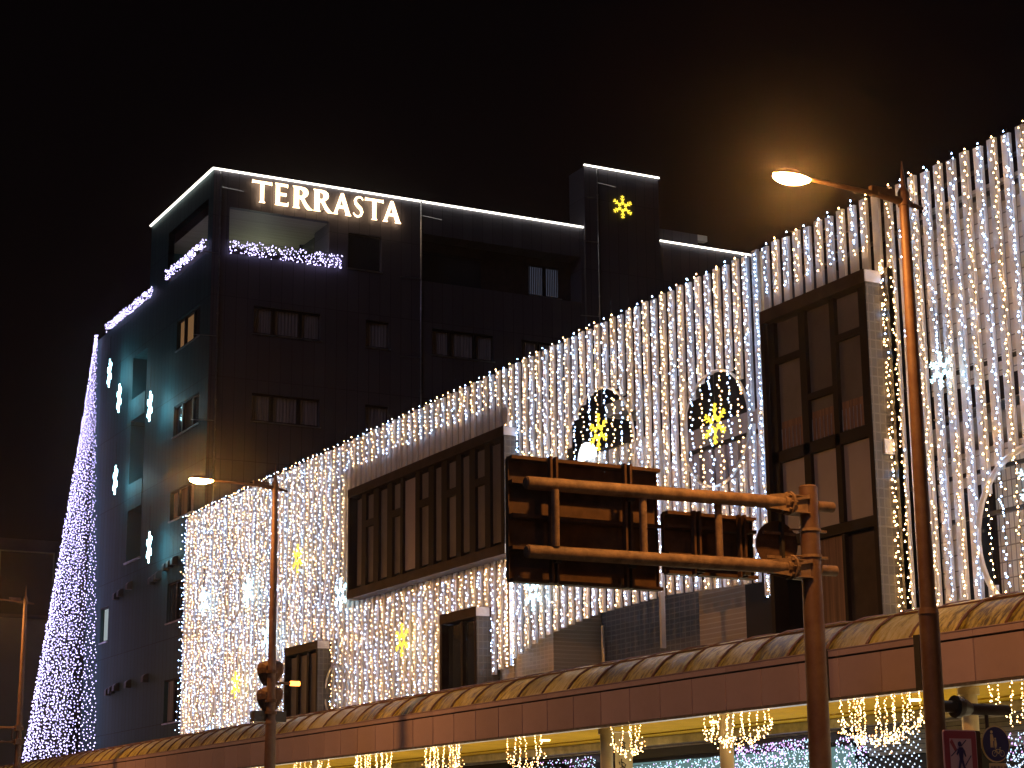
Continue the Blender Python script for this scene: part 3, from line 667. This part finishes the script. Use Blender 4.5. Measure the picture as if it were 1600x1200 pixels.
# shopfronts under the arcade
front = thing('shopfront', (20.45, 30, .14), 'row of shopfronts under the arcade glowing teal behind the lights', 'shopfront')
MB().box(20.42, 20.72, 12, 61.9, .14, 3.0).build('wall', 'room_dark', front)
for i in range(6): MB().box(20.40-.02*i, 20.41-.02*i+.03, 12, 25.9, 3.02+.075*i, 3.085+.075*i).build('shutter_slat', 'shop_slat', front)
MB().box(20.36, 20.40, 12, 61.9, 3.47, 3.5).build('head_rail', 'steel', front)
MB().box(20.34, 20.41, 26.2, 36, 3.30, 3.46).build('signboard', 'black_metal', front)
for y0, y1, m in ((26.3,30.0,'shop_glow'),(30.15,33.6,'shop_glow'),(17.5,22.0,'shop_glow'),(34.0,36.0,'room_dark')):
    MB().box(20.37, 20.41, y0, y1, 2.34, 3.22 if y0 > 26 else 2.9).build('window_pane', m, front)
    MB().box(20.33, 20.365, y0, y1, 3.23 if y0 > 26 else 2.92, 3.29 if y0 > 26 else 2.98).build('window_head', 'dark_frame', front)
for i in range(15):
    MB().box(20.38, 20.415, 16.2+i*2.9, 18.6+i*2.9, .5, 2.25).build('window_pane', 'shop_interior', front)  # glowing panes added below the view to brighten the soffit
    MB().box(20.35, 20.379, 16.1+i*2.9, 18.7+i*2.9, 2.25, 2.33).build('window_head', 'dark_frame', front)
def led_wall(y0, y1, z0, ztop, n, mats, label, grid=None, r=.016):
    mb = MB()
    for i in range(n):
        y = rnd.uniform(y0, y1); zt = ztop(y)
        z = z0 + (zt-z0)*rnd.random()
        f = (z-z0)/(zt-z0); mi = (1 if rnd.random() < (f-.45)*1.2 else 0) if rnd.random() < .85 else 2
        mb.bulb((20.24+rnd.uniform(-.03,.03), y, z), r*rnd.uniform(.7,1.2), mi)
    mb.tube((20.26,y0,ztop(y0)),(20.26,y1,ztop(y1)),.006,.006,4,3)
    tag(mb.build('led_hedge', mats+['wire']), label, 'light display', 'dense LED displays on the shopfronts', 'stuff')
LW = ['led_white', 'led_purple', 'led_cyan']
led_wall(26.9, 30.0, 2.35, lambda y: 3.42-.03*(y-26.9), 1500, LW, 'dense violet and white LED display left of the gantry pole')
led_wall(30.1, 33.7, 2.35, lambda y: 3.16+.02*(33-y), 1000, ['led_white', 'led_cyan', 'led_purple'], 'low white and teal LED display beside the cream banner')
led_wall(25.75, 26.6, 2.2, lambda y: 3.36, 420, LW, 'narrow white LED panel just right of the gantry pole')
led_wall(20.6, 22.5, 2.2, lambda y: 3.2, 700, LW, 'white LED panel at the right edge behind the round sign')
led_wall(34.6, 37.0, 2.6, lambda y: 3.42, 330, LW, 'sparse rosy LED panel left of the cream banner')
mb = MB()
for i in range(15):
    for j in range(-6, 14):
        y = 24.35+i*.11+.05*(j % 2); z = 3.05-j*.085+i*.045
        if 2.3 < z < 3.36: mb.bulb((20.2, y, z), .017)
tag(mb.build('led_grid', 'led_white'), 'slanting rows of white LEDs between the gantry pole and the nearest lamp', 'light display', kind='stuff')

# icicle light clusters hanging from the fascia
def icicle(y0, y1, zlow, label, n=None, dens=1.0):
    dens *= 1.6
    n = n or max(5, int((y1-y0)/.14)); t = thing('icicle_lights', (17.6, (y0+y1)/2, 3.66), label, 'string lights', 'icicle light clusters under the arcade edge')
    for i in range(n):
        f = (i+.5)/n; y = y0+(y1-y0)*f + rnd.uniform(-.04,.04); mb = MB()
        x = 17.56+rnd.uniform(-.03,.10); z = 3.72; low = zlow + rnd.uniform(-.06, .12) + .25*(2*f-1)**2; sw = rnd.uniform(-.12,.12)
        z0 = z
        while z > low:
            k_ = (z0-z)/(z0-low)
            mb.bulb((x+rnd.uniform(-.015,.015), y+sw*k_*k_+rnd.uniform(-.025,.025), z),   .0140*rnd.uniform(.7,1.2), 0 if rnd.random() < .8 else 1)
            z -= .066*rnd.uniform(.6,1.4)/dens
        mb.tube((x, y, z0), (x, y+sw*.5, (z0+low)/2), .003, .003, 3, 2, False); mb.tube((x, y+sw*.5, (z0+low)/2), (x, y+sw, low), .003, .003, 3, 2, False)
        mb.build('light_string', ['bulb_icicle', 'bulb_amber', 'wire'], t)
    mb = MB()                                   # swagged hem that joins the strings
    for i in range(int(n*5*dens)):
        f = rnd.random(); mb.bulb((17.6+rnd.uniform(-.05,.08), y0+(y1-y0)*f, zlow+.25*(2*f-1)**2+rnd.gauss(.05,.06)),   .0140*rnd.uniform(.7,1.2), 0 if rnd.random() < .8 else 1)
    tag(mb.build('hem_lights', ['bulb_icicle', 'bulb_amber'], t), kind='stuff')
icicle(21.15, 23.0, 2.98, 'widest cluster of golden icicle lights, between the gantry pole and the nearest lamp', 15, 1.15)
icicle(18.4, 19.75, 3.1, 'golden icicle lights at the right edge of the picture above the signs', 8, .9)
icicle(24.75, 26.6, 3.12, 'wide cluster of golden icicle lights left of the gantry pole', 13)
icicle(28.35, 29.5, 3.1, 'narrow cluster of golden icicle lights beside the cream banner', 6)
icicle(31.96, 33.45, 3.0, 'cluster of golden icicle lights left of the first arcade column', 6, 1.1)
icicle(35.4, 37.2, 3.05, 'cluster of golden icicle lights below the narrow dark window', 10, 1.3)
icicle(38.9, 40.8, 3.1, 'cluster of golden icicle lights, third from the middle street lamp', 12, 1.3)
icicle(42.3, 44.6, 3.2, 'sparse golden icicle lights just right of the middle street lamp', 9, 1.0)
icicle(46.0, 48.4, 3.2, 'golden icicle lights farthest left under the arcade', 8, 1.0)

# banner
ban = thing('banner', (17.98, 29.95, 2), 'cream cloth banner with black brush lettering hung on the arcade column', 'banner')
MB().box(17.92, 18.28, 29.93, 29.945, 2.0, 3.58).build('cloth', 'banner_cloth', ban)
MB().tube((17.9,29.94,3.6),(18.3,29.94,3.6),.012,.012,8).build('rod', 'steel', ban)
def stroke(pts, w0, w1):
    L = []; Q = []
    for i, p in enumerate(pts):
        a = Vector(pts[max(i-1,0)]); b = Vector(pts[min(i+1,len(pts)-1)]); d = (b-a).normalized(); n = Vector((-d.y, d.x)); w = w0+(w1-w0)*i/(len(pts)-1)
        L.append((p[0]+n.x*w, p[1]+n.y*w)); Q.append((p[0]-n.x*w, p[1]-n.y*w))
    return L+Q[::-1]
glyphs = [[((.35,1),(.42,.75),(.38,.6)),((.25,.9),(.38,.7)),((.4,.85),(.75,.75)),((.35,.6),(.2,.35),(.02,.1)),((.42,.62),(.45,.35),(.3,.1)),((.6,.8),(.6,.5),(.68,.2)),((.55,.55),(.72,.45)),((.42,.45),(.5,.3))],
          [((.3,1),(.22,.75)),((.02,.8),(.1,.6)),((.2,.8),(.62,.7)),((.3,.7),(.3,.45),(.15,.2)),((.3,.55),(.75,.35)),((.7,.65),(.55,.4)),((.4,.4),(.75,.05)),((.1,.4),(.4,.2))]]
for gi, gs in enumerate(glyphs):
    mb = MB()
    for k_, s in enumerate(gs):
        mb.prism(stroke(s, .055, .02), lambda u, v, w: (17.99+u*.20, 29.922-w+.0002*k_, 3.20-gi*.34+v*.27), .004)
    mb.build('brush_character', 'ink', ban)

# ------------------------------------------------------------------ sign gantry
gy = 19.27
gan = thing('sign_gantry', (14.43, gy, .14), 'rusty brown steel gantry arm of two pipes reaching over the road', 'sign gantry')
MB().tube((14.43,gy,.14),(14.43,gy,4.2),.145,.13,20).tube((14.43,gy,4.2),(14.43,gy,5.96),.128,.118,20).tube((14.43,gy,5.96),(14.43,gy,5.985),.122,.10,20).build('post', 'lamp_brown', gan, True)
for z, a, b in ((5.735, 10.55, 14.70), (4.93, 10.55, 14.72)):
    bx_ = gy-.02; d = .02
    MB().tube((10.5,gy+.14,z),(14.05,gy-.02,z),.078,.084,18).tube((10.48,gy+.14,z),(10.5,gy+.14,z),.06,.078,18).build('beam_pipe', 'gantry_brown', gan, True)
    MB().tube((14.55,gy,z),(14.80,gy,z),.068,.068,16).build('beam_stub', 'gantry_brown', gan, True)
    c = MB().tube((14.10,gy-.02,z),(14.13,gy-.02,z),.15,.15,20)
    c.prism([(0,.075),(.22,.14),(.22,.09),(0,.05)], lambda u, v, w: (14.13+u, gy-.14+w, z+v-.03), .02)
    for dy in (-.10, .10):
        c.face([(13.80,gy+dy*.6,z-.085),(14.10,gy+dy,z-.12),(14.10,gy+dy,z+.12),(13.80,gy+dy*.6,z+.085)])
        c.box(14.13, 14.34, gy+dy-.008, gy+dy+.008, z-.11, z+.09)
    c.box(14.13, 14.36, gy-.13, gy+.13, z+.08, z+.095).box(14.13, 14.36, gy-.13, gy+.13, z-.125, z-.11).tube((14.02,gy-.02,z),(14.09,gy-.02,z),.10,.10,16)
    c.build('beam_socket', 'gantry_brown', gan)
    c = MB()
    for i in range(8):
        a_ = 2*math.pi*i/8; yy = gy-.02+.118*math.cos(a_); zz = z+.118*math.sin(a_); c.tube((14.06,yy,zz),(14.10,yy,zz),.018,.018,6); c.tube((14.13,yy,zz),(14.16,yy,zz),.018,.018,6)
    c.build('flange_bolts', 'gantry_brown', gan)
for x in (10.85, 12.05, 13.13):
    MB().tube((x,gy+.09,5.00),(x,gy+.09,5.67),.047,.047,14).build('brace_pipe', 'gantry_brown', gan, True)
for z in (5.40, 5.07):
    c = MB().tube((14.43,gy,z),(14.43,gy,z+.035),.140,.140,20); c.box(14.52,14.68,gy-.02,gy+.02,z,z+.03).tube((14.14,gy+.03,z+.017),(14.30,gy+.01,z+.017),.012,.012,6); c.build('clamp_band', 'gantry_brown', gan)
def road_sign(x0, x1, z0, z1, y, rails, posts, label):
    s = thing('road_sign', ((x0+x1)/2, y, z0), label, 'road sign', 'road signs on the gantry seen from behind')
    n = len(rails)-1
    for i in range(n): MB().box(x0, x1, y, y+.012, rails[i]+.006, rails[i+1]-.006).build('panel', 'sign_back', s)
    for z in rails: MB().box(x0, x1, y-.14, y-.002, z-.02, z+.02).build('rail', 'sign_back', s)
    for x in posts:
        MB().box(x-.075, x-.045, y-.215, y-.142, z0-.02, z1+.03).box(x+.0, x+.03, y-.215, y-.142, z0-.02, z1+.03).build('mount_channel', 'sign_back', s)
    for x in (x0, x1): MB().box(x-.006, x+.006, y-.05, y+.02, z0, z1).build('edge_trim', 'sign_back', s)
    for x in posts:
        for z in (5.735, 4.93):
            if z0 < z < z1: MB().box(x-.06, x+.03, y-.27, y-.217, z-.10, z+.10).build('pipe_clamp', 'black_metal', s)
    return s
road_sign(10.40, 12.45, 4.62, 6.07, 19.72, [4.62, 5.0, 5.38, 5.78, 6.07], [10.95, 11.97], 'large road sign panel seen from behind on the outer end of the gantry')
road_sign(12.53, 13.83, 4.83, 5.56, 19.70, [4.83, 5.05, 5.40, 5.56], [12.93, 13.6], 'smaller road sign panel seen from behind nearer the gantry post')
rs = thing('round_road_sign', (14.1, 19.5, 5.2), 'round road sign seen from behind, clamped beside the gantry post', 'road sign')
MB().prism([(.29*math.cos(2*math.pi*i/32), .30*math.sin(2*math.pi*i/32)) for i in range(32)], lambda u, v, w: (14.06+u, 19.46+w-.12*u, 5.24+v), .012).build('disc', 'sign_back', rs)
MB().box(14.08, 14.12, 19.38, 19.44, 5.0, 5.52).build('bracket', 'black_metal', rs)
MB().box(13.83, 14.31, 19.40, 19.44, 5.36, 5.395).build('rail', 'gantry_brown', rs); MB().box(13.86, 14.29, 19.40, 19.44, 5.06, 5.095).build('rail', 'gantry_brown', rs)

# ------------------------------------------------------------------ traffic signal on the middle lamp pole
sg = thing('traffic_signal', (14.5, 38.2, 4.3), 'brown traffic signal with two round hoods on the middle lamp pole', 'traffic signal')
for z in (5.22, 4.68):
    def shell(k_, yy): return [(14.56+u*k_, yy, z+v*k_) for u, v in ((.25,.10),(.235,.17),(.18,.225),(.09,.25),(-.09,.25),(-.18,.225),(-.235,.17),(-.25,.10),(-.235,-.02),(-.17,-.16),(-.10,-.26),(.07,-.26),(.15,-.16),(.23,-.02))]
    h = MB(); N = 14; h.v += shell(.72, 38.06) + shell(1, 38.16) + shell(1, 38.42)
    for q in (0, N):
        for i in range(N): h.f.append((q+i, q+(i+1) % N, q+N+(i+1) % N, q+N+i)); h.m.append(0)
    h.f.append(tuple(range(N))[::-1]); h.m.append(0); h.f.append(tuple(range(2*N, 3*N))); h.m.append(0)
    h.build('signal_head', 'sign_back', sg)
    MB().box(14.33, 14.79, 38.145, 38.158, z+.08, z+.10).build('seam_strip', 'black_metal', sg)
MB().box(14.16, 14.86, 38.1, 38.35, 4.20, 4.42).build('control_box', 'black_metal', sg)
MB().tube((14.88,37.95,4.985),(15.08,37.95,4.985),.05,.05,12).build('amber_light', 'signal_amber', sg, True)
MB().tube((14.6,38.05,4.985),(14.9,37.97,4.985),.03,.03,8).build('light_arm', 'sign_back', sg)
for z in (5.22, 4.62, 4.38): MB().tube((14.5,38.06,z-.03),(14.5,38.06,z+.03),.125,.125,14).tube((14.5,38.1,z),(14.57,38.2,z),.04,.04,8).build('clamp_band', 'sign_back', sg)

# ------------------------------------------------------------------ pedestrian signs on the nearest lamp pole
sA = thing('no_crossing_sign', (14.65, 17, 2.3), 'square red and white sign forbidding pedestrians to cross, beside the nearest lamp pole', 'traffic sign')
def rrect(w, h, r, n=5):
    o = []
    for cx, cz, a in ((w-r, h-r, 0), (-w+r, h-r, 90), (-w+r, -h+r, 180), (w-r, -h+r, 270)):
        for i in range(n+1): t = R(a+90*i/n); o.append((cx+r*math.cos(t), cz+r*math.sin(t)))
    return o
sx0, sz0 = 14.66, 2.50
fA = lambda dy: (lambda u, v, w: (sx0+u, 16.99-dy+w, sz0+v))
MB().prism(rrect(.24, .34, .03), fA(0), .012).build('rim', 'sign_white', sA)
MB().prism(rrect(.228, .328, .025), fA(.005), .004).build('red_field', 'sign_red', sA)
MB().prism(rrect(.155, .245, .005), fA(.010), .004).build('white_field', 'sign_white', sA)
MB().prism([(-.155,.205),(-.125,.24),(-.06,.13),(-.085,.10)], fA(.014), .003).build('red_bar', 'sign_red', sA)
MB().prism([(.04,-.06),(.155,-.21),(.155,-.245),(.13,-.245),(.01,-.10)], fA(.014), .003).build('red_bar', 'sign_red', sA)
def bar2(p, q, w): d = (Vector(q)-Vector(p)).normalized(); n = Vector((-d.y, d.x))*w; return [(p[0]+n.x,p[1]+n.y),(q[0]+n.x,q[1]+n.y),(q[0]-n.x,q[1]-n.y),(p[0]-n.x,p[1]-n.y)]
MB().prism(bar2((-.145,.05),(-.05,.13),.006), fA(.014), .003).prism(bar2((-.0,.16),(.08,.23),.006), fA(.014), .003).prism(bar2((.05,-.05),(.14,.06),.006), fA(.014), .003).prism(bar2((-.02,-.15),(.03,-.09),.006), fA(.014), .003).build('crossing_line', 'sign_navy', sA)
pm = MB().prism([(-.02+.026*math.cos(2*math.pi*i/12), .185+.030*math.sin(2*math.pi*i/12)) for i in range(12)], fA(.019), .003)
pm.prism([(-.035,.15),(.02,.15),(.05,.11),(.065,.05),(.05,.045),(.025,.095),(.02,.02),(.055,-.12),(.03,-.125),(-.005,-.01),(-.035,-.12),(-.065,-.12),(-.03,.02),(-.04,.09),(-.06,.06),(-.075,.075)], fA(.019), .003)
pm.build('walking_figure', 'sign_navy', sA)
def text(s, size, M, m, parent, name='lettering'):
    c = bpy.data.curves.new(name, 'FONT'); c.body = s; c.size = size; c.extrude = .001; c.align_x = 'CENTER'; c.resolution_u = 2
    o = bpy.data.objects.new(name, c); COL.objects.link(o); dg = bpy.context.evaluated_depsgraph_get()
    me = bpy.data.meshes.new_from_object(o.evaluated_get(dg)); bpy.data.objects.remove(o); me.materials.clear(); me.materials.append(MATS[m]); me.transform(M)
    n = bpy.data.objects.new(name, me); COL.objects.link(n); n.parent = parent; n.matrix_parent_inverse = parent.matrix_basis.inverted(); return n
text('横断禁止', .07, Matrix(((1,0,0,sx0-.01),(0,0,-1,16.97),(0,1,0,2.29),(0,0,0,1))), 'sign_navy', sA)
MB().box(14.60, 14.72, 17.0, 17.06, 2.2, 2.8).build('bracket', 'black_metal', sA)
MB().prism(rrect(.24, .34, .03), lambda u, v, w: (14.93+u*.35, 17.05+w, 2.5+v), .1).build('rear_box', 'brown_frame', sA)

arm = thing('overhead_bracket', (14.6, 17.22, 3.1), 'black arm with a flared collar reaching from the nearest lamp pole over the round sign', 'bracket arm')
MB().tube((14.55,17.25,3.12),(14.84,17.25,3.12),.065,.07,14).tube((14.84,17.25,3.12),(14.92,17.25,3.12),.13,.12,16).tube((14.92,17.25,3.12),(15.06,17.25,3.10),.12,.07,16).build('collar', 'black_metal', arm, True)
MB().tube((15.0,17.25,3.10),(15.62,17.25,3.095),.068,.062,14).tube((15.62,17.25,3.095),(15.65,17.25,3.094),.062,.04,14).build('arm_tube', 'brown_frame', arm, True)
MB().tube((15.30,17.25,3.08),(15.30,17.25,2.55),.022,.022,10).build('hanger', 'brown_frame', arm)
sB = thing('round_sign', (15.34, 17.2, 2.5), 'round blue sign showing a walking adult with child above a bicycle', 'traffic sign')
fB = lambda dy: (lambda u, v, w: (15.34+u, 17.17-dy+w, 2.705+v))
circ = lambda r, n=36, cx=0, cy_=0: [(cx+r*math.cos(2*math.pi*i/n), cy_+r*math.sin(2*math.pi*i/n)) for i in range(n)]
MB().prism(circ(.205), fB(0), .012).build('rim', 'sign_cream', sB)
MB().prism(circ(.192), fB(.005), .004).build('blue_field', 'sign_blue', sB)
mb = MB().prism(circ(.018, 10, -.06, .135), fB(.01), .003).prism([(-.08,.11),(-.045,.11),(-.03,.04),(-.045,.03),(-.045,-.04),(-.058,-.04),(-.063,.02),(-.07,-.04),(-.083,-.04),(-.085,.05)], fB(.01), .003)
mb.prism(circ(.012, 10, -.01, .06), fB(.01), .003).prism([(-.02,.045),(.0,.045),(.008,-.0),(.0,-.04),(-.01,-.04),(-.012,-.005),(-.016,-.04),(-.025,-.04),(-.028,.0)], fB(.01), .003)
mb.build('walking_pair', 'sign_cream', sB)
mb = MB()
FB = lambda u, v: (15.34+u, 17.158, 2.705+v)
for cx in (-.035, .075): torus(mb, lambda u, v, cx=cx: FB(cx+u, -.105+v), .034, .0035, 18, 4)
for p in (((-.035,-.105),(-.01,-.06),(.05,-.06),(.075,-.105)), ((-.01,-.06),(.02,-.11),(.05,-.06)), ((.05,-.06),(.045,-.04),(.062,-.04)), ((-.01,-.06),(-.016,-.045),(-.028,-.045))): mb.path([FB(*q) for q in p], .0035, 4)
mb.build('bicycle_symbol', 'sign_cream', sB)
MB().prism(rrect(.13, .05, .01), lambda u, v, w: (15.36+u, 17.17+w, 2.44+v), .01).build('plate', 'sign_cream', sB)
text('自転車も可', .05, Matrix(((1,0,0,15.36),(0,0,-1,17.165),(0,1,0,2.42),(0,0,0,1))), 'sign_navy', sB)
MB().tube((15.34,17.21,2.3),(15.34,17.21,2.8),.02,.02,8).build('bracket', 'black_metal', sB)

# ------------------------------------------------------------------ thin scattering volume added to imitate the lamps' lens glow
hm = bpy.data.materials.new('haze_air'); hm.use_nodes = True; hn = hm.node_tree; hn.nodes.clear()
hv = hn.nodes.new('ShaderNodeVolumePrincipled'); ho = hn.nodes.new('ShaderNodeOutputMaterial'); hn.links.new(hv.outputs[0], ho.inputs['Volume'])
hv.inputs['Density'].default_value = .0003; hv.inputs['Anisotropy'].default_value = .96; hv.inputs['Color'].default_value = (.9, .9, .92, 1)
MATS['haze_air'] = hm
tag(MB().box(-40, 70, -20, 150, -1, 32).build('haze', 'haze_air'), kind='stuff')
